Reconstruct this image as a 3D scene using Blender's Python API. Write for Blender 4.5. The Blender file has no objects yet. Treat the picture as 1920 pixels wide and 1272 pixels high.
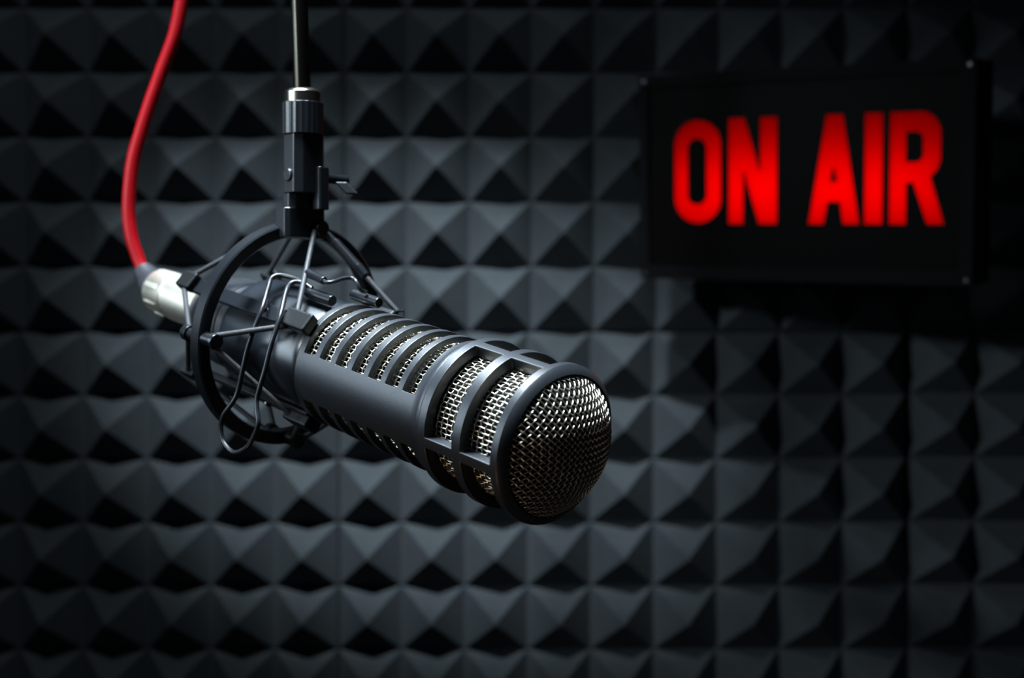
import bpy, bmesh, math, random
from mathutils import Vector, Matrix
random.seed(7)
R = math.radians
scene = bpy.context.scene
C = scene.collection

# ------------------------------------------------------------------ camera, light, exposure
CAM_H = 1.30                      # camera height above the floor
FPX = 2667.0                      # 50 mm lens on a 36 mm frame, 1920 px wide


def W(x, y, z):
    """camera-aligned metres (right, down, forward) to world"""
    return Vector((x, z, CAM_H - y))


def WD(x, y, z):
    return Vector((x, z, -y))


cam_d = bpy.data.cameras.new('camera')
cam = bpy.data.objects.new('camera', cam_d)
C.objects.link(cam)
cam.location = W(0, 0, 0)
cam.rotation_euler = (R(90), 0, 0)
cam_d.lens = 50.0
cam_d.sensor_width = 36.0
cam_d.clip_start = 0.02
cam_d.dof.use_dof = True
cam_d.dof.focus_distance = 0.545
cam_d.dof.aperture_fstop = 8.0
scene.camera = cam

world = bpy.data.worlds.new('studio_world')
scene.world = world
world.use_nodes = True
world.node_tree.nodes['Background'].inputs['Color'].default_value = (0.75, 0.88, 1.0, 1)
world.node_tree.nodes['Background'].inputs['Strength'].default_value = 0.011

vs = scene.view_settings
vs.view_transform = 'Standard'
vs.look = 'None'
vs.exposure = 0.0
vs.gamma = 1.0
vs.use_curve_mapping = False


def spot(name, loc, aim, power, size, blend, soft, col):
    l = bpy.data.lights.new(name, 'SPOT')
    l.energy = power
    l.spot_size = R(size)
    l.spot_blend = blend
    l.shadow_soft_size = soft
    l.color = col
    o = bpy.data.objects.new(name, l)
    C.objects.link(o)
    o.location = loc
    o.rotation_euler = (aim - loc).to_track_quat('-Z', 'Y').to_euler()
    return o


def area(name, loc, aim, power, sx, sy, col, spread=180):
    l = bpy.data.lights.new(name, 'AREA')
    l.shape = 'RECTANGLE'
    l.size = sx
    l.size_y = sy
    l.energy = power
    l.color = col
    l.spread = R(spread)
    o = bpy.data.objects.new(name, l)
    C.objects.link(o)
    o.location = loc
    o.rotation_euler = (aim - loc).to_track_quat('-Z', 'Y').to_euler()
    return o


ws = spot('wall_spot', W(-0.24, -1.08, 0.18), W(-0.092, 0.015, 1.10), 158.0, 22.5, 1.0, 0.03, (0.80, 0.93, 1.0))
ws.scale = (1.0, 0.55, 1.0)        # oval beam
spot('wall_flood', W(-0.28, -1.10, 0.18), W(-0.13, 0.03, 1.10), 13.5, 46, 1.0, 0.03, (0.80, 0.93, 1.0))  # weak wide beam added beside wall_spot to lift the wall's edges
spot('wall_wash', W(-0.66, -0.28, 0.24), W(0.34, 0.10, 1.10), 14.0, 36, 1.0, 0.03, (0.80, 0.93, 1.0))  # added fill, brightens the foam in the sign's shadow
area('overhead_softbox', W(-0.14, -0.54, 0.54), W(-0.06, 0.03, 0.575), 3.2, 0.24, 0.24, (0.74, 0.88, 1.0), 44)
area('side_softbox', W(-0.75, -0.14, 0.46), W(-0.05, 0.02, 0.60), 0.22, 0.20, 0.34, (0.70, 0.86, 1.0), 44)
spot('warm_bounce_fill', W(-0.46, 0.46, 0.36), W(-0.01, 0.05, 0.53), 2.2, 30, 1.0, 0.08, (1.0, 0.70, 0.46))  # unseen fill added as warm bounce on the microphone's lower left
spot('warm_right_fill', W(0.62, 0.20, 0.26), W(0.06, 0.06, 0.50), 0.42, 26, 1.0, 0.08, (1.0, 0.82, 0.64))  # added fill from the right, brightens the dome grille and front lip


# ------------------------------------------------------------------ helpers
def mat(name, base, rough=0.5, metal=0.0, spec=0.5, bump=0.0, bscale=400, var=0.0, vscale=30, coat=0.0):
    m = bpy.data.materials.new(name)
    m.use_nodes = True
    nt = m.node_tree
    b = nt.nodes['Principled BSDF']
    b.inputs['Base Color'].default_value = (*base, 1)
    b.inputs['Roughness'].default_value = rough
    b.inputs['Metallic'].default_value = metal
    b.inputs['Specular IOR Level'].default_value = spec
    b.inputs['Coat Weight'].default_value = coat
    tc = nt.nodes.new('ShaderNodeTexCoord')
    if bump > 0:
        n = nt.nodes.new('ShaderNodeTexNoise')
        n.inputs['Scale'].default_value = bscale
        n.inputs['Detail'].default_value = 3
        bp = nt.nodes.new('ShaderNodeBump')
        bp.inputs['Strength'].default_value = bump
        bp.inputs['Distance'].default_value = 0.0004
        nt.links.new(tc.outputs['Object'], n.inputs['Vector'])
        nt.links.new(n.outputs['Fac'], bp.inputs['Height'])
        nt.links.new(bp.outputs['Normal'], b.inputs['Normal'])
    if var > 0:
        n2 = nt.nodes.new('ShaderNodeTexNoise')
        n2.inputs['Scale'].default_value = vscale
        n2.inputs['Detail'].default_value = 4
        nt.links.new(tc.outputs['Object'], n2.inputs['Vector'])
        mx = nt.nodes.new('ShaderNodeMix')
        mx.data_type = 'RGBA'
        mx.inputs['A'].default_value = (*[c * (1 - var) for c in base], 1)
        mx.inputs['B'].default_value = (*[min(1, c * (1 + var)) for c in base], 1)
        nt.links.new(n2.outputs['Fac'], mx.inputs['Factor'])
        nt.links.new(mx.outputs['Result'], b.inputs['Base Color'])
    return m


M = dict(
    foam=mat('charcoal_foam', (0.060, 0.068, 0.075), 0.95, 0, 0.15, 0.35, 260, 0.25, 40),
    foam_back=mat('charcoal_foam_backing', (0.050, 0.057, 0.063), 0.95, 0, 0.15, 0.3, 260),
    wall=mat('dark_wall_paint', (0.03, 0.032, 0.035), 0.8, 0, 0.2, 0.2, 120, 0.1, 6),
    body=mat('satin_black_powder_coat', (0.012, 0.014, 0.017), 0.36, 0, 0.55, 0.12, 2600),
    gloss=mat('gloss_black_lacquer', (0.006, 0.008, 0.011), 0.28, 0, 0.45, 0.02, 300),
    mount=mat('black_moulded_plastic', (0.005, 0.006, 0.0075), 0.28, 0, 0.42, 0.08, 1500),
    dark=mat('matt_black_plastic', (0.005, 0.0055, 0.006), 0.42, 0, 0.2, 0.08, 900),
    rubber=mat('black_elastic_cord', (0.016, 0.017, 0.019), 0.55, 0, 0.3, 0.4, 2600),
    wirespring=mat('black_spring_wire', (0.008, 0.009, 0.011), 0.3, 0, 0.35, 0.02, 400),
    mesh=mat('champagne_nickel_wire', (0.80, 0.75, 0.62), 0.30, 1.0, 0.5),
    domewire=mat('dark_nickel_wire', (0.60, 0.55, 0.47), 0.33, 1.0, 0.5),
    innerfoam=mat('black_windscreen_foam', (0.006, 0.006, 0.006), 0.95, 0, 0.05, 0.6, 900),
    nickel=mat('brushed_nickel', (0.95, 0.90, 0.76), 0.42, 1.0, 0.5, 0.05, 200),
    chrome=mat('nickel_plated_tube', (0.026, 0.025, 0.020), 0.28, 1.0, 0.5),
    red=mat('red_rubber_jacket', (0.32, 0.001, 0.005), 0.46, 0, 0.2, 0.1, 700, 0.08, 60),
    boot=mat('dark_rubber_boot', (0.022, 0.022, 0.028), 0.55, 0, 0.4, 0.2, 400),
    collar=mat('dull_nickel_collar', (0.24, 0.23, 0.19), 0.25, 1.0),
    steel=mat('steel_screw', (0.12, 0.12, 0.13), 0.35, 1.0),
    sign=mat('sign_black_paint', (0.0035, 0.0035, 0.0038), 0.65, 0, 0.06, 0.1, 300),
    signface=mat('sign_black_acrylic', (0.0015, 0.001, 0.001), 0.5, 0, 0.04, 0.03, 60),
    signin=mat('sign_white_interior', (0.5, 0.5, 0.5), 0.8, 0, 0.2, 0.05, 60),
)


def glow_red():
    m = bpy.data.materials.new('red_translucent_acrylic')
    m.use_nodes = True
    nt = m.node_tree
    for n in list(nt.nodes):
        nt.nodes.remove(n)
    out = nt.nodes.new('ShaderNodeOutputMaterial')
    tr = nt.nodes.new('ShaderNodeBsdfTranslucent')
    nz = nt.nodes.new('ShaderNodeTexNoise')
    nz.inputs['Scale'].default_value = 40
    rp = nt.nodes.new('ShaderNodeValToRGB')
    rp.color_ramp.elements[0].color = (0.97, 0.0, 0.0, 1)
    rp.color_ramp.elements[1].color = (1.0, 0.0, 0.0, 1)
    nt.links.new(nz.outputs['Fac'], rp.inputs['Fac'])
    nt.links.new(rp.outputs['Color'], tr.inputs['Color'])
    nt.links.new(tr.outputs['BSDF'], out.inputs['Surface'])
    return m


M['glow'] = glow_red()


def link(name, me, m, parent=None):
    me.materials.clear()
    me.materials.append(M[m])
    o = bpy.data.objects.new(name, me)
    C.objects.link(o)
    if parent is not None:
        o.parent = parent
    return o


def build(name, bm, m, parent=None, smooth=True, angle=35, bevel=0.0, seg=2, sub=0):
    bmesh.ops.recalc_face_normals(bm, faces=bm.faces)
    me = bpy.data.meshes.new(name)
    bm.to_mesh(me)
    bm.free()
    if smooth:
        for p in me.polygons:
            p.use_smooth = True
        if bevel == 0:
            me.set_sharp_from_angle(angle=R(angle))
    o = link(name, me, m, parent)
    if bevel > 0:
        b = o.modifiers.new('bevel', 'BEVEL')
        b.width = bevel
        b.segments = seg
        b.limit_method = 'ANGLE'
        b.angle_limit = R(32)
        b.harden_normals = True
    return o


def root(name, matrix, label, cat, group=None):
    o = bpy.data.objects.new(name, None)
    C.objects.link(o)
    o.empty_display_size = 0.02
    o.matrix_world = matrix
    o['label'] = label
    o['category'] = cat
    if group:
        o['group'] = group
    return o


def structure(o, label=None):
    o['kind'] = 'structure'
    if label:
        o['label'] = label
    return o


def frame(origin, x, y, z):
    m = Matrix.Identity(4)
    for i, a in enumerate((x, y, z)):
        for r_ in range(3):
            m[r_][i] = a[r_]
    for r_ in range(3):
        m[r_][3] = origin[r_]
    return m


def add_box(bm, lo, hi):
    vs_ = [bm.verts.new((x, y, z)) for x in (lo[0], hi[0]) for y in (lo[1], hi[1]) for z in (lo[2], hi[2])]
    for f in ((0, 1, 3, 2), (4, 6, 7, 5), (0, 4, 5, 1), (2, 3, 7, 6), (0, 2, 6, 4), (1, 5, 7, 3)):
        bm.faces.new([vs_[i] for i in f])


def add_prism(bm, poly, axis_pts):
    """poly: list of offset functions; axis_pts: two frames -> prism from rings of points"""
    rings = [[bm.verts.new(p) for p in ring] for ring in axis_pts]
    n = len(rings[0])
    for a, b in zip(rings[:-1], rings[1:]):
        for i in range(n):
            bm.faces.new((a[i], a[(i + 1) % n], b[(i + 1) % n], b[i]))
    bm.faces.new(rings[0][::-1])
    bm.faces.new(rings[-1])


def basis(dv):
    dv = dv.normalized()
    a = Vector((0, 0, 1)) if abs(dv.z) < 0.9 else Vector((1, 0, 0))
    x = dv.cross(a).normalized()
    return x, dv.cross(x).normalized()


def add_cyl(bm, p0, p1, r0, r1=None, n=24):
    p0, p1 = Vector(p0), Vector(p1)
    r1 = r0 if r1 is None else r1
    x, y = basis(p1 - p0)
    rr = [[p + (x * math.cos(2 * math.pi * i / n) + y * math.sin(2 * math.pi * i / n)) * r for i in range(n)]
          for p, r in ((p0, r0), (p1, r1))]
    add_prism(bm, None, rr)


def smooth_path(pts, sub=6):
    pts = [Vector(p) for p in pts]
    out = []
    n = len(pts)
    for i in range(n - 1):
        p0 = pts[max(i - 1, 0)]
        p1, p2 = pts[i], pts[i + 1]
        p3 = pts[min(i + 2, n - 1)]
        for k in range(sub):
            t = k / sub
            out.append(0.5 * ((2 * p1) + (p2 - p0) * t + (2 * p0 - 5 * p1 + 4 * p2 - p3) * t * t +
                              (3 * p1 - p0 - 3 * p2 + p3) * t * t * t))
    out.append(pts[-1])
    return out


def add_tube(bm, pts, r, n=10, cap=True, closed=False):
    pts = [Vector(p) for p in pts]
    rad = r if callable(r) else (lambda i: r)
    N = len(pts)
    if closed:
        tang = [(pts[(i + 1) % N] - pts[i - 1]).normalized() for i in range(N)]
    else:
        tang = [(pts[min(i + 1, N - 1)] - pts[max(i - 1, 0)]).normalized() for i in range(N)]
    x, _ = basis(tang[0])
    rings = []
    for i in range(N):
        x = (x - tang[i] * x.dot(tang[i])).normalized()
        y = tang[i].cross(x)
        rings.append([bm.verts.new(pts[i] + (x * math.cos(2 * math.pi * k / n) + y * math.sin(2 * math.pi * k / n)) * rad(i))
                      for k in range(n)])
    for i in range(N if closed else N - 1):
        a, b = rings[i], rings[(i + 1) % N]
        for k in range(n):
            bm.faces.new((a[k], a[(k + 1) % n], b[(k + 1) % n], b[k]))
    if cap and not closed:
        bm.faces.new(rings[0][::-1])
        bm.faces.new(rings[-1])


def add_lathe(bm, prof, n=72, closed=False, off=(0, 0)):
    """profile of (t, r) revolved about local X"""
    rings = []
    for t, r in prof:
        if r < 1e-6:
            rings.append([bm.verts.new((t, off[0], off[1]))])
        else:
            rings.append([bm.verts.new((t, off[0] + r * math.cos(2 * math.pi * k / n), off[1] + r * math.sin(2 * math.pi * k / n)))
                          for k in range(n)])
    pairs = list(zip(rings[:-1], rings[1:]))
    if closed:
        pairs.append((rings[-1], rings[0]))
    for a, b in pairs:
        if len(a) == 1 and len(b) == 1:
            continue
        for k in range(n):
            k2 = (k + 1) % n
            if len(a) == 1:
                bm.faces.new((a[0], b[k2], b[k]))
            elif len(b) == 1:
                bm.faces.new((a[k], a[k2], b[0]))
            else:
                bm.faces.new((a[k], a[k2], b[k2], b[k]))


def pol(t, r, deg):
    return Vector((t, r * math.cos(R(deg)), r * math.sin(R(deg))))


# ------------------------------------------------------------------ room shell
WALL_Z = 1.1178                     # forward distance of the foam's valleys
K = WALL_Z / FPX                    # metres per picture pixel in that plane
BACK = WALL_Z + 0.021


def plane_xz(name, x0, x1, z0, z1, y, th, m):
    bm = bmesh.new()
    add_box(bm, (x0, y, z0), (x1, y + th, z1))
    return build(name, bm, m, smooth=False)


structure(plane_xz('wall_back', -1.6, 1.9, 0.0, 2.9, BACK, 0.10, 'wall'), 'dark painted wall behind the acoustic foam')
bm = bmesh.new()
add_box(bm, (-1.6, -0.6, 2.9), (1.9, BACK + 0.1, 3.0))
structure(build('ceiling', bm, 'wall', smooth=False), 'dark studio ceiling above the microphone')

# ------------------------------------------------------------------ acoustic foam
P = 0.05
HGT = 0.029


def pyramid_mesh():
    bm = bmesh.new()
    b = P * 0.490
    lv = [(b, 0.0), (b * 0.955, 0.0012), (b * 0.50, HGT * 0.505), (b * 0.07, HGT * 0.950), (b * 0.03, HGT * 0.968)]
    rings = []
    for h, y in lv:
        rings.append([bm.verts.new((sx * h, -y, sz * h)) for sx, sz in ((-1, -1), (1, -1), (1, 1), (-1, 1))])
    for a, c in zip(rings[:-1], rings[1:]):
        for i in range(4):
            bm.faces.new((a[i], a[(i + 1) % 4], c[(i + 1) % 4], c[i]))
    bm.faces.new(rings[-1])
    bm.faces.new(rings[0][::-1])
    bmesh.ops.recalc_face_normals(bm, faces=bm.faces)
    me = bpy.data.meshes.new('pyramid')
    bm.to_mesh(me)
    bm.free()
    me.materials.append(M['foam'])
    return me


PYR = pyramid_mesh()
NCELL = 9


def foam_panel(px, py, right, down, pitch_x, pitch_y, rot, label):
    """(px, py): picture position of the panel corner where the seams meet"""
    x = (px - 960) * K
    z = CAM_H - (py - 636) * K
    m = Matrix.Translation((x, WALL_Z, z)) @ Matrix.Rotation(R(rot), 4, 'Y')
    o = root('acoustic_foam_panel', m, label, 'foam panel', 'pyramid foam panels on the back wall')
    sx, sz = pitch_x * K / P, pitch_y * K / P
    dx = 1 if right else -1
    dz = -1 if down else 1
    bm = bmesh.new()
    xa, xb = sorted((dx * 0.0004, dx * NCELL * P * sx))
    za, zb = sorted((dz * 0.0004, dz * NCELL * P * sz))
    add_box(bm, (xa, 0.0002, za), (xb, 0.0205, zb))
    build('backing', bm, 'foam_back', o, smooth=False)
    for j in range(NCELL):
        for i in range(NCELL):
            p = bpy.data.objects.new('pyramid', PYR)
            C.objects.link(p)
            p.parent = o
            p.location = (dx * (i + 0.5) * P * sx, 0, dz * (j + 0.5) * P * sz)
            p.scale = (sx, 1, sz)
    return o


foam_panel(645, 620.5, False, False, 119.8, 121.0, 0.0, 'charcoal pyramid foam panel behind the red cable and pole, upper left')
foam_panel(646, 621.0, True, False, 116.9, 121.0, 0.0, 'charcoal pyramid foam panel in the top middle, beside the lit sign')
foam_panel(1701, 619.0, True, False, 120.0, 121.0, 0.0, 'charcoal pyramid foam panel at the upper right edge, shaded by the sign')
foam_panel(634.5, 623.0, False, True, 119.3, 118.9, 0.0, 'charcoal pyramid foam panel at the lower left, under the cable connector')
foam_panel(635.5, 622.6, True, True, 117.8, 118.9, 0.0, 'charcoal pyramid foam panel at the bottom middle, below the microphone head')
foam_panel(1709, 618.5, True, True, 120.0, 119.0, 0.6, 'slightly tilted charcoal pyramid foam panel in the lower right corner')

# ------------------------------------------------------------------ microphone (local X = axis, toward the grille)
P0 = (-0.06772724, 0.01144639, 0.59602126)
D_ = (0.70713588, 0.22953537, -0.66878424)
U_ = Vector((0.0, -1.0, 0.0))
dvec = Vector(D_)
U_ = (U_ - dvec * U_.dot(dvec)).normalized()
V_ = dvec.cross(U_)
MIC = frame(W(*P0), WD(*dvec), WD(*U_), WD(*V_))

mic = root('microphone', MIC, 'black studio broadcast microphone with slotted barrel and wire mesh head', 'microphone')


def shell(prof, th, tb, pb, hole):
    """tube wall with windows: prof(t) outer radius, tb / pb break points, hole(t, phi) true where cut"""
    bm = bmesh.new()
    nt, np_ = len(tb), len(pb)
    out = [[bm.verts.new(pol(t, prof(t), a)) for a in pb] for t in tb]
    inn = [[bm.verts.new(pol(t, prof(t) - th, a)) for a in pb] for t in tb]

    def hl(i, j):
        if i < 0 or i >= nt - 1:
            return True
        j %= np_
        a0, a1 = pb[j], pb[(j + 1) % np_]
        if a1 < a0:
            a1 += 360
        return hole((tb[i] + tb[i + 1]) / 2, ((a0 + a1) / 2) % 360)
    for i in range(nt - 1):
        for j in range(np_):
            if hl(i, j):
                continue
            j2 = (j + 1) % np_
            bm.faces.new((out[i][j], out[i][j2], out[i + 1][j2], out[i + 1][j]))
            bm.faces.new((inn[i][j], inn[i + 1][j], inn[i + 1][j2], inn[i][j2]))
            if hl(i - 1, j):
                bm.faces.new((out[i][j], inn[i][j], inn[i][j2], out[i][j2]))
            if hl(i + 1, j):
                bm.faces.new((out[i + 1][j], out[i + 1][j2], inn[i + 1][j2], inn[i + 1][j]))
            if hl(i, j - 1):
                bm.faces.new((out[i][j], out[i + 1][j], inn[i + 1][j], inn[i][j]))
            if hl(i, j + 1):
                bm.faces.new((out[i][j2], inn[i][j2], inn[i + 1][j2], out[i + 1][j2]))
    return bm


def breaks(fixed, step):
    fixed = sorted(a % 360 for a in fixed)
    out = []
    for a, b in zip(fixed, fixed[1:] + [fixed[0] + 360]):
        n = max(1, round((b - a) / step))
        out += [(a + (b - a) * k / n) % 360 for k in range(n)]
    return sorted(out)


# slotted barrel
SP, SW = 0.0103, 0.0069
slots = [(k * SP, k * SP + SW) for k in range(7)]
tb = [-0.0042, -0.0034]
for s0, s1 in slots:
    tb += [s0, s1]
tb += [0.0712, 0.0722, 0.0732, 0.0745, 0.0757]
GA = [(121.0, 256.0), (301.0, 360.0), (0.0, 76.3)]


def body_r(t):
    if t < -0.0036:
        return 0.0258
    if t <= 0.0712:
        return 0.0264 + 0.0156 * max(t, 0)
    return {0.0722: 0.0279, 0.0732: 0.0282, 0.0745: 0.02815, 0.0757: 0.0278}.get(t, 0.0278)


def slot_hole(t, a):
    if not any(s0 < t < s1 for s0, s1 in slots):
        return False
    return any(a0 < a < a1 for a0, a1 in GA)


barrel = build('barrel', shell(body_r, 0.0026, tb, breaks([121, 256, 301, 76.3], 4.0), slot_hole), 'body', mic, bevel=0.00032)
barrel['label'] = 'satin black barrel with curved slots'

# head cage: three hoops, four bars
tbc = [0.0757, 0.0765, 0.0806, 0.0948, 0.0995, 0.1148, 0.1185]
BARS = [17.0, 106.2, 196.5, 286.5]
HB = 4.1


def cage_r(t):
    return 0.0289 if t < 0.076 else (0.0303 if t < 0.1148 else 0.0304)


def cage_hole(t, a):
    if not (0.0806 < t < 0.0948 or 0.0995 < t < 0.1148):
        return False
    return not any(abs((a - b + 180) % 360 - 180) < HB for b in BARS)


cage = build('head_cage', shell(cage_r, 0.0046, tbc, breaks([b + s * HB for b in BARS for s in (-1, 1)], 4.0), cage_hole),
             'body', mic, bevel=0.0004)
cage['label'] = 'black cage of three hoops and four bars'
# rounded front lip that holds the dome
bm = bmesh.new()
add_lathe(bm, [(0.1180, 0.0303), (0.1187, 0.03015), (0.1207, 0.0277), (0.1210, 0.0273), (0.1206, 0.0269), (0.1190, 0.0268),
               (0.1165, 0.0268), (0.1165, 0.0290)], 96, closed=True)
build('front_lip', bm, 'body', mic, angle=50)

# rear of the microphone: glossy sleeve, neck, tail
bm = bmesh.new()
add_lathe(bm, [(-0.0030, 0.0240), (-0.0062, 0.0246), (-0.0075, 0.0250), (-0.0570, 0.0250), (-0.0600, 0.0247), (-0.0618, 0.0238),
               (-0.0622, 0.0222), (-0.0622, 0.0150)], 96)
build('rear_sleeve', bm, 'gloss', mic, angle=50)
bm = bmesh.new()
add_lathe(bm, [(-0.0600, 0.0210), (-0.0690, 0.0210), (-0.0694, 0.0205), (-0.0704, 0.0205), (-0.0708, 0.0210), (-0.0830, 0.0208),
               (-0.0905, 0.0195), (-0.0980, 0.0165), (-0.1010, 0.0140), (-0.1020, 0.0118), (-0.1020, 0.0)], 80)
build('tail', bm, 'body', mic, angle=50)


# woven wire sleeve behind the slots and the cage
def woven_sleeve(r, t0, t1, n_ax, n_hoop, rw, amp, sides=5):
    bm = bmesh.new()
    dt = (t1 - t0) / (n_hoop - 1)
    for h in range(n_hoop):
        t = t0 + h * dt
        pts = []
        N = n_ax * 4
        for i in range(N):
            a = 360.0 * i / N
            off = amp * math.cos(math.pi * (i / 4.0)) * (1 if h % 2 else -1)
            pts.append(pol(t, r + off, a))
        add_tube(bm, pts, rw, sides, closed=True)
    for k in range(n_ax):
        a = 360.0 * k / n_ax
        pts = []
        for i in range((n_hoop - 1) * 4 + 1):
            off = amp * math.cos(math.pi * (i / 4.0)) * (-1 if k % 2 else 1)
            pts.append(pol(t0 + dt * i / 4.0, r + off, a))
        add_tube(bm, pts, rw, sides)
    return bm


build('barrel_mesh', woven_sleeve(0.0233, -0.0010, 0.0745, 76, 32, 0.00030, 0.00026), 'mesh', mic, angle=180)['kind'] = 'stuff'
build('head_mesh', woven_sleeve(0.0250, 0.0785, 0.1165, 84, 15, 0.00030, 0.00027), 'mesh', mic, angle=180)['kind'] = 'stuff'

# domed front grille
DB, DH, DT = 0.0268, 0.0136, 0.1201
RS = (DB * DB + DH * DH) / (2 * DH)


def dome_t(y, z):
    return DT + DH - RS + math.sqrt(max(RS * RS - y * y - z * z, 1e-9))


def woven_dome(pitch, rw, amp, rot):
    bm = bmesh.new()
    n = int(DB / pitch) + 1
    c, s = math.cos(R(rot)), math.sin(R(rot))
    for fam in (0, 1):
        for k in range(-n, n + 1):
            a = k * pitch
            if abs(a) > DB * 0.985:
                continue
            L = math.sqrt(DB * DB - a * a)
            seg = max(4, int(2 * L / (pitch / 4)))
            pts = []
            for i in range(seg + 1):
                b = -L + 2 * L * i / seg
                y, z = (a, b) if fam == 0 else (b, a)
                ph = math.cos(math.pi * b / pitch) * (1 if k % 2 else -1) * (1 if fam == 0 else -1)
                yy, zz = c * y - s * z, s * y + c * z
                t = dome_t(yy, zz)
                nrm = Vector((t - (DT + DH - RS), yy, zz)).normalized()
                pts.append(Vector((t, yy, zz)) + nrm * (amp * ph))
            add_tube(bm, pts, rw, 5)
    return bm


g = build('front_grille', woven_dome(0.00178, 0.00027, 0.00026, 52), 'domewire', mic, angle=180)
g['kind'] = 'stuff'
g['label'] = 'domed woven wire grille'
bm = bmesh.new()
add_lathe(bm, [(-0.0020, 0.0216), (0.0760, 0.0216), (0.0770, 0.0236), (0.1160, 0.0238), (0.1165, 0.0262)] +
          [(dome_t(r_, 0) - 0.0011, r_) for r_ in (0.0255, 0.0225, 0.019, 0.015, 0.010, 0.005)] + [(DT + DH - 0.0011, 0.0)], 64)
build('windscreen_foam', bm, 'innerfoam', mic, angle=60)

# ------------------------------------------------------------------ shock mount (same axes as the microphone)
mount = root('shock_mount', MIC, 'black spider shock mount ring with elastic cords around the microphone', 'shock mount')
RC = Vector((-0.0444, 0.0031, -0.0038))
RN = Vector((1.0, 0.0447, 0.0007)).normalized()
RA = (Vector((0, 1, 0)) - RN * RN.y).normalized()
RB = RN.cross(RA)


def rp(t, r, deg):
    """point in the frame of the outer ring"""
    return RC + RN * t + (RA * math.cos(R(deg)) + RB * math.sin(R(deg))) * r


bm = bmesh.new()
prof = [(-0.0006, 0.0497), (0.0, 0.0490), (0.0, 0.0444), (-0.0006, 0.0438), (-0.0060, 0.0438), (-0.0066, 0.0444), (-0.0066, 0.0490), (-0.0060, 0.0497)]
n = 128
rings = [[bm.verts.new(rp(t, r, 360.0 * k / n)) for k in range(n)] for t, r in prof]
for i in range(len(rings)):
    a, b = rings[i], rings[(i + 1) % len(rings)]
    for k in range(n):
        bm.faces.new((a[k], a[(k + 1) % n], b[(k + 1) % n], b[k]))
build('outer_ring', bm, 'mount', mount, angle=30)

# inner cradle bars with end pads
BAR = [54.0, 150.0, 232.0, 312.0]


def bar_box(t0, t1, r0, r1, a, half, bm):
    c = pol(0, 1, a)
    tn = Vector((0, -math.sin(R(a)), math.cos(R(a))))
    vs_ = [bm.verts.new(Vector((t, 0, 0)) + c * r + tn * h) for t in (t0, t1) for r in (r0, r1) for h in (-half, half)]
    for f in ((0, 1, 3, 2), (4, 6, 7, 5), (0, 4, 5, 1), (2, 3, 7, 6), (0, 2, 6, 4), (1, 5, 7, 3)):
        bm.faces.new([vs_[i] for i in f])


PAD_R = 0.0305
for a in BAR:
    bm = bmesh.new()
    bar_box(-0.088, -0.004, 0.0254, 0.0284, a, 0.0034, bm)
    b = build('cradle_bar', bm, 'mount', mount, bevel=0.0006)
    bm = bmesh.new()
    add_cyl(bm, pol(-0.0335, 0.0283, a), pol(-0.0335, 0.0294, a), 0.0017, 0.0015, 14)
    build('screw', bm, 'steel', b, angle=40)
    for t0, t1 in ((-0.0165, -0.0005), (-0.0945, -0.0845)):
        bm = bmesh.new()
        bar_box(t0, t1, 0.0268, 0.0318, a, 0.0042, bm)
        build('pad', bm, 'dark', mount, bevel=0.0011, seg=3)

# posts on the ring
POSTS = [(-3.0, 0.0486), (92.0, 0.0462), (184.0, 0.0468), (275.0, 0.0466)]
for a, r in POSTS:
    for side in (0, 1):
        t0, t1 = (-0.0005, 0.0080) if side == 0 else (-0.0060, -0.0150)
        bm = bmesh.new()
        add_cyl(bm, rp(t0, r, a), rp(t1 * 0.75, r, a), 0.0030, 0.0026, 16)
        add_cyl(bm, rp(t1 * 0.75, r, a), rp(t1, r, a), 0.0036, 0.0034, 16)
        build('post', bm, 'mount', mount, bevel=0.0004)


# elastic cords, front and rear zigzag
def cord(p, q, name='elastic_cord', r=0.00118):
    bm = bmesh.new()
    m_ = (Vector(p) + Vector(q)) / 2
    add_tube(bm, smooth_path([p, (Vector(p) * 3 + Vector(q)) / 4, m_, (Vector(p) + Vector(q) * 3) / 4, q], 3), r, 12)
    return build(name, bm, 'rubber', mount, angle=60)


for side, (tp, ti) in enumerate(((0.0050, -0.0130), (-0.0130, -0.0895))):
    order = [(0, 0), (1, 0), (1, 1), (2, 1), (2, 2), (3, 2), (3, 3), (0, 3)]
    for pi, bi in order:
        a, r = POSTS[pi]
        ba = BAR[bi]
        dirn = ((a - ba + 180) % 360) - 180
        s = 1 if dirn > 0 else -1
        pe = rp(tp, r, a - s * 2.5)
        ie = pol(ti, PAD_R - 0.001, ba + s * 7.0)
        if side == 0 and (pi, bi) == (0, 3):
            ie = pol(-0.003, 0.0335, ba + 2)
            c_ = cord(pe, ie)
            # thick sleeve on this cord
            bm = bmesh.new()
            A, B = Vector(pe), Vector(ie)
            L = lambda f_: A + (B - A) * f_
            add_cyl(bm, L(0.07), L(0.16), 0.0015, 0.0016, 16)
            add_cyl(bm, L(0.16), L(0.46), 0.0022, 0.0024, 16)
            add_cyl(bm, L(0.46), L(0.58), 0.0025, 0.0021, 16)
            build('cord_sleeve', bm, 'mount', c_, bevel=0.0003)
            bm = bmesh.new()
            add_tube(bm, [ie, ie + Vector((0.0030, 0.0010, -0.001)), ie + Vector((0.0042, -0.0022, -0.001)), ie + Vector((0.0010, -0.0028, 0.0)), ie], 0.00055, 8)
            build('cord_hook', bm, 'mount', c_)
        else:
            cord(pe, ie)

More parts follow.
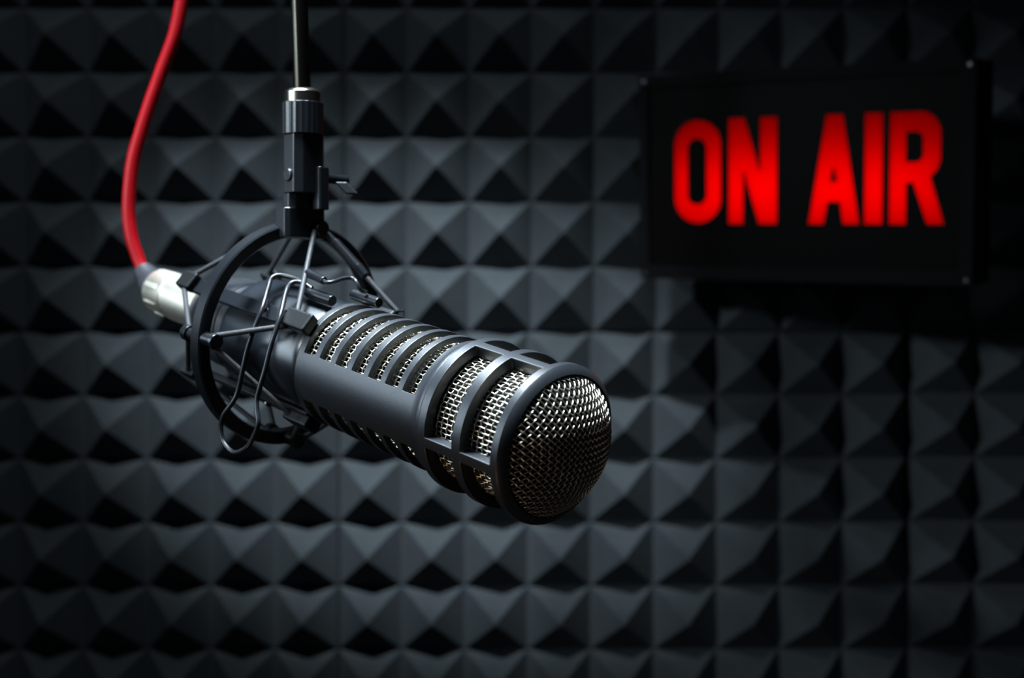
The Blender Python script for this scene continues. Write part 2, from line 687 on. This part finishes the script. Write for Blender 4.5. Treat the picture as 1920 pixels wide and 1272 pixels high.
# spring wire clip with its loop
mm = 0.001
WP = [(-20, 29, 10.7), (-31, 30.6, 10.5), (-39.0, 30.6, 13.0), (-40.2, 29.0, 16.2), (-37.4, 26.6, 19.3), (-28.8, 18.9, 27.4), (-26.8, 10.2, 31.6),
      (-26.8, 1.5, 33.6), (-26.8, -6.6, 34.5), (-27.4, -17.0, 35.0), (-28.6, -22.2, 36.0), (-32.0, -28.1, 37.0), (-33.0, -33.7, 37.0), (-30.2, -39.0, 37.0),
      (-24.2, -41.6, 37.0), (-19.6, -41.2, 37.0), (-13.4, -37.1, 37.0), (-9.7, -30.8, 37.0), (-8.3, -25.4, 37.0), (-11.2, -20.2, 36.5),
      (-12.7, -16.4, 36.0), (-12.4, -10.8, 35.5), (-12.1, -3.8, 34.5), (-12.6, 4.0, 33.2), (-13.3, 11.5, 31.2), (-16.1, 18.8, 27.4), (-24.6, 26.2, 19.8), (-27.9, 29.3, 15.2), (-25.0, 30.4, 12.4), (-19, 29, 10.9)]
bm = bmesh.new()
add_tube(bm, smooth_path([Vector(p) * mm for p in WP], 6), 0.00105, 10)
build('spring_clip', bm, 'wirespring', mount, angle=60)
WP2 = [(-26, 34.6, 9), (-18, 34.4, 10.5), (-9, 33.8, 12.0), (-7, 34.6, 9.6), (-7.5, 35.8, 5), (-6.5, 36.4, 1.0), (-3, 35.4, 1.0), (-1, 32.5, 0), (-3, 31.2, -5)]
bm = bmesh.new()
add_tube(bm, smooth_path([Vector(p) * mm for p in WP2], 6), 0.00085, 10)
build('spring_clip', bm, 'wirespring', mount, angle=60)
for (a0, t0, t1) in ((22.0, -0.0215, -0.0045), (-13.0, -0.0130, 0.0045)):
    bm = bmesh.new()
    rr = 0.0290
    add_cyl(bm, pol(t0, rr, a0), pol(t1, rr, a0), 0.0023, None, 20)
    hb = build('hinge_barrel', bm, 'mount', mount, bevel=0.0005)
bm = bmesh.new()
add_cyl(bm, Vector((-0.0255, 0.0345, 0.0092)), Vector((-0.0110, 0.0340, 0.0116)), 0.0019, 0.0017, 18)
build('adjuster', bm, 'mount', mount, bevel=0.0005)

# stand-side swivel: local frame with world vertical
SO = W(-0.0903, -0.0443, 0.6150)
ax = WD(D_[0], 0, D_[2]).normalized()       # horizontal heading of the microphone
ay = ax.cross(Vector((0, 0, 1)))         # towards the picture's left
MI = MIC.inverted()


def sw(x, y, z):
    """point in swivel frame (along mic heading, sideways-left, up) -> mount local"""
    return MI @ (SO + ax * x + ay * y + Vector((0, 0, z)))


def rbox(bm, x0, x1, y0, y1, z0, z1, ch):
    ring = [(x0 + ch, y0), (x1 - ch, y0), (x1, y0 + ch), (x1, y1 - ch), (x1 - ch, y1), (x0 + ch, y1), (x0, y1 - ch), (x0, y0 + ch)]
    add_prism(bm, None, [[sw(x, y, z) for x, y in ring] for z in (z0, z1)])


def vcyl(bm, x, y, z0, z1, r0, r1=None, n=28, flute=0.0):
    r1 = r0 if r1 is None else r1
    add_prism(bm, None, [[sw(x + (r + flute * (i % 2)) * math.cos(2 * math.pi * i / n), y + (r + flute * (i % 2)) * math.sin(2 * math.pi * i / n), z)
                          for i in range(n)] for z, r in ((z0, r0), (z1, r1))])


bm = bmesh.new()
rbox(bm, -0.0092, 0.0010, -0.0125, 0.0095, -0.0004, 0.0122, 0.0018)
build('ring_bracket', bm, 'mount', mount, bevel=0.0005)
bm = bmesh.new()
rbox(bm, -0.0075, 0.0055, -0.0095, 0.0072, 0.0185, 0.0440, 0.0030)
rbox(bm, -0.0075, 0.0015, -0.0095, 0.0072, 0.0115, 0.0186, 0.0025)
build('swivel_head', bm, 'mount', mount, bevel=0.0005)
bm = bmesh.new()
rbox(bm, 0.0030, 0.0085, -0.0080, -0.0022, 0.0115, 0.0300, 0.0008)
build('swivel_tongue', bm, 'mount', mount, bevel=0.0004)
bm = bmesh.new()
vcyl(bm, -0.0010, -0.0005, 0.0440, 0.0578, 0.0087, None, 44, 0.00035)
build('threaded_socket', bm, 'mount', mount, bevel=0.0002)
bm = bmesh.new()
add_cyl(bm, sw(-0.001, 0.0068, 0.0262), sw(-0.001, 0.0082, 0.0262), 0.0030, 0.0027, 20)
build('screw', bm, 'mount', mount, bevel=0.0004)
# wing knob reaching to the right
kb = bmesh.new()
add_cyl(kb, sw(0.0, -0.0080, 0.0262), sw(0.0, -0.0245, 0.0262), 0.0023, 0.0021, 20)
knob = build('wing_knob', kb, 'mount', mount, bevel=0.0004)
bm = bmesh.new()
# blade: a slanted paddle at the knob's end
K0 = Vector(((650 - 960) / FPX * 0.612, (353 - 636) / FPX * 0.612, 0.612))
b1, b2 = Vector((0.0052, 0.0, 0.0)), Vector((0.0050, 0.0052, -0.0008))
b3 = b1.cross(b2).normalized() * 0.0016
vs_ = [bm.verts.new(MI @ W(*(K0 + b1 * i * 0.5 + b2 * j * 0.5 + b3 * k * 0.5))) for i in (-1, 1) for j in (-1, 1) for k in (-1, 1)]
for f in ((0, 1, 3, 2), (4, 6, 7, 5), (0, 4, 5, 1), (2, 3, 7, 6), (0, 2, 6, 4), (1, 5, 7, 3)):
    bm.faces.new([vs_[i] for i in f])
build('blade', bm, 'dark', knob, bevel=0.0005)

# ------------------------------------------------------------------ boom pole hanging into the picture
pole_o = SO + Vector((0, 0, 0.0578)) + ax * -0.001 + ay * -0.0005
pole = root('boom_pole', Matrix.Translation(pole_o), 'thin nickel plated boom pole holding the shock mount from above', 'pole')
lean = Vector((-0.034, 0.0, 1.0)).normalized()
top = 2.90 - pole_o.z
bm = bmesh.new()
add_cyl(bm, lean * 0.004, lean * (top / lean.z), 0.00372, None, 40)
build('tube', bm, 'chrome', pole, angle=40)
bm = bmesh.new()
cl = [(0.0, 0.0070), (0.0, 0.0076), (0.0046, 0.0077), (0.0052, 0.0073), (0.0062, 0.0052), (0.0062, 0.0036)]
nn = 40
rg = [[bm.verts.new(Vector((r * math.cos(2 * math.pi * i / nn), r * math.sin(2 * math.pi * i / nn), z))) for i in range(nn)] for z, r in cl]
for a, b in zip(rg[:-1], rg[1:]):
    for i in range(nn):
        bm.faces.new((a[i], a[(i + 1) % nn], b[(i + 1) % nn], b[i]))
bm.faces.new(rg[0][::-1])
build('collar', bm, 'collar', pole, angle=30)

# ------------------------------------------------------------------ red cable with its plug
cable = root('microphone_cable', MIC, 'bright red microphone cable with silver plug in the microphone tail', 'cable')
OFF = (0.0015, 0.0)
bm = bmesh.new()
add_lathe(bm, [(-0.1012, 0.0), (-0.1012, 0.0100), (-0.1020, 0.0113), (-0.1300, 0.0113), (-0.1312, 0.0104), (-0.1322, 0.0104), (-0.1330, 0.0110), (-0.1470, 0.0105),
               (-0.1488, 0.0094), (-0.1488, 0.0)], 56, off=OFF)
plug = build('plug_shell', bm, 'nickel', cable, angle=30)
for a in (20, 70, 120, 170, 220, 270, 320):
    bm = bmesh.new()
    for t0, t1 in ((-0.1455, -0.1360),):
        c = pol(0, 1, a)
        tn = Vector((0, -math.sin(R(a)), math.cos(R(a))))
        o3 = Vector((0, OFF[0], OFF[1]))
        vs_ = [bm.verts.new(o3 + Vector((t, 0, 0)) + c * r + tn * h) for t in (t0, t1) for r in (0.0095, 0.0112) for h in (-0.0012, 0.0012)]
        for f in ((0, 1, 3, 2), (4, 6, 7, 5), (0, 4, 5, 1), (2, 3, 7, 6), (0, 2, 6, 4), (1, 5, 7, 3)):
            bm.faces.new([vs_[i] for i in f])
    build('grip_rib', bm, 'nickel', plug, bevel=0.0004)


def cp(px, py, z):
    return MI @ W((px - 960) / FPX * z, (py - 636) / FPX * z, z)


bend = [Vector((-0.146, 0.0015, 0.0)), Vector((-0.152, 0.0022, 0.0)), cp(283, 526, 0.701), cp(273, 514, 0.703), cp(267, 503, 0.704)]
sp = smooth_path(bend, 6)
bm = bmesh.new()
add_tube(bm, sp, lambda i: 0.0092 - 0.0044 * i / (len(sp) - 1), 28)
build('strain_relief', bm, 'boot', cable, angle=60)
path = [cp(273, 514, 0.703), cp(267, 503, 0.704), cp(259, 484, 0.705), cp(246, 442, 0.706), cp(241, 387, 0.707), cp(248, 308, 0.708), cp(264, 247, 0.709), cp(281, 194, 0.710),
        cp(303, 132, 0.711), cp(327, 66, 0.712), cp(341, 0, 0.713), cp(352, -70, 0.714), cp(372, -170, 0.712), cp(420, -300, 0.705), cp(490, -430, 0.69),
        cp(535, -560, 0.668), cp(548, -720, 0.640), cp(538, -900, 0.632)]
bm = bmesh.new()
add_tube(bm, smooth_path(path, 8), 0.00335, 20)
build('jacket', bm, 'red', cable, angle=80)

# ------------------------------------------------------------------ lit sign
SP0 = (0.20045369, -0.11071991, 0.965)
E1 = Vector((0.85630073, 0.04495451, -0.51451739)).normalized()
E2 = Vector((-0.01862872, -0.99286823, -0.11775247))
E2 = (E2 - E1 * E1.dot(E2)).normalized()
E3 = E1.cross(E2)
SIGN = frame(W(*SP0), WD(*E1), WD(*E2), WD(*E3))
sign = root('on_air_sign', SIGN, 'black light box sign on the foam with glowing red letters ON AIR', 'sign')
X0, X1, Y0, Y1, TH = -0.1263, 0.1106, -0.0725, 0.0730, 0.048


def ell(cx, cy, rx, ry, a0, a1, n=14):
    return [(cx + rx * math.cos(R(a0 + (a1 - a0) * i / n)), cy + ry * math.sin(R(a0 + (a1 - a0) * i / n))) for i in range(n + 1)]


def stadium(cx, rx, ytop, ybot, ry):
    return ell(cx, ytop - ry, rx, ry, 0, 180) + ell(cx, ybot + ry, rx, ry, 180, 360)


LET = {
    'O': [stadium(-82.4, 18.0, 40.6, -32.6, 17.5), stadium(-82.8, 6.9, 27.2, -19.0, 6.8)],
    'N': [[(-59, 41), (-46.9, 41), (-35.7, 3.7), (-35.6, 41), (-22.9, 41), (-22.9, -33), (-36.6, -33), (-47.7, 3.9), (-47.7, -33), (-59.1, -33)]],
    'A': [[(11.3, 41), (23.3, 41), (34.9, -33), (23.4, -33), (21.3, -18), (13, -18), (10.3, -33), (-0.7, -33)],
          [(17.0, 5.4), (14.6, -4), (19.2, -4)]],
    'I': [[(37.9, 41), (50.4, 41), (50.6, -33), (38.1, -33)]],
    'R': [[(54.8, 41)] + ell(74.6, 26.5, 13.9, 14.5, 90, 0) + ell(74.6, 11.5, 13.9, 15.5, 0, -58) + [(91.3, -33), (79.8, -33), (70.4, -5.7), (66.2, -5.7), (66.3, -33), (54.8, -33)],
          [(65.9, 27.5)] + ell(71.8, 22.6, 4.8, 4.9, 90, 0, 6) + ell(71.8, 13.1, 4.8, 4.9, 0, -90, 6) + [(65.9, 8.2)]],
}


def flat(name, loops, z, ext, m, parent):
    cu = bpy.data.curves.new(name, 'CURVE')
    cu.dimensions = '2D'
    cu.fill_mode = 'BOTH'
    cu.extrude = ext
    for lp in loops:
        sp_ = cu.splines.new('POLY')
        sp_.points.add(len(lp) - 1)
        for p_, (x, y) in zip(sp_.points, lp):
            p_.co = (x * mm, y * mm, 0, 1)
        sp_.use_cyclic_u = True
    tmp = bpy.data.objects.new(name, cu)
    C.objects.link(tmp)
    dg = bpy.context.evaluated_depsgraph_get()
    me = bpy.data.meshes.new_from_object(tmp.evaluated_get(dg))
    bpy.data.objects.remove(tmp)
    me.name = name
    o = link(name, me, m, parent)
    o.location = (0, 0, z)
    return o


# housing: five walls as one tray, painted black outside; white liner inside
def tray(bm, x0, x1, y0, y1, z0, z1, w):
    o_ = [bm.verts.new((x, y, z)) for z in (z0, z1) for x, y in ((x0, y0), (x1, y0), (x1, y1), (x0, y1))]
    i_ = [bm.verts.new((x, y, z)) for z in (z0 + w, z1) for x, y in ((x0 + w, y0 + w), (x1 - w, y0 + w), (x1 - w, y1 - w), (x0 + w, y1 - w))]
    for k in range(4):
        k2 = (k + 1) % 4
        bm.faces.new((o_[k], o_[k2], o_[4 + k2], o_[4 + k]))
        bm.faces.new((i_[k], i_[4 + k], i_[4 + k2], i_[k2]))
        bm.faces.new((o_[4 + k], o_[4 + k2], i_[4 + k2], i_[4 + k]))
    bm.faces.new(o_[:4][::-1])
    bm.faces.new(i_[:4])


bm = bmesh.new()
tray(bm, X0, X1, Y0, Y1, -TH, -0.0065, 0.002)
build('housing', bm, 'sign', sign, smooth=False)
bm = bmesh.new()
tray(bm, X0 + 0.0022, X1 - 0.0022, Y0 + 0.0022, Y1 - 0.0022, -TH + 0.0022, -0.0068, 0.0008)
build('liner', bm, 'signin', sign, smooth=False)
bez = flat('bezel', [[(X0 * 1000, Y0 * 1000), (X1 * 1000, Y0 * 1000), (X1 * 1000, Y1 * 1000), (X0 * 1000, Y1 * 1000)],
                     [(-119.8, -62.8), (102.0, -62.8), (102.0, 65.0), (-119.8, 65.0)]], -0.0035, 0.0030, 'sign', sign)
loops = [[(-121, -64), (103.5, -64), (103.5, 66.3), (-121, 66.3)]]
for k_ in 'ONAIR':
    loops += LET[k_]
face = flat('face_panel', loops, -0.0050, 0.0012, 'signface', sign)
for k_ in 'ONAIR':
    lt = flat('letter_' + k_.lower(), LET[k_], -0.0050, 0.0009, 'glow', sign)
    lt['label'] = 'glowing red letter ' + k_
for x, y in ((X0 + 0.004, Y0 + 0.004), (X1 - 0.004, Y0 + 0.004), (X0 + 0.004, Y1 - 0.004), (X1 - 0.004, Y1 - 0.004)):
    bm = bmesh.new()
    add_cyl(bm, (x, y, -0.0008), (x, y, 0.0005), 0.0017, 0.0013, 14)
    build('corner_screw', bm, 'steel', sign, angle=40)
bm = bmesh.new()
pA = Vector((-0.060, 0.0, -TH))
back = SIGN.inverted() @ Vector(((SIGN @ pA).x + 0.01, BACK, (SIGN @ pA).z))
add_cyl(bm, pA, back, 0.008, None, 20)
build('wall_arm', bm, 'sign', sign, angle=40)
l = bpy.data.lights.new('sign_tube_light', 'AREA')
l.shape = 'RECTANGLE'
l.size = 0.205
l.size_y = 0.036
l.energy = 0.048
l.color = (1.0, 0.10, 0.06)
lo = bpy.data.objects.new('sign_tube_light', l)
C.objects.link(lo)
lo.matrix_world = SIGN @ Matrix.Translation((-0.008, -0.009, -0.037)) @ Matrix.Rotation(R(180), 4, 'X')
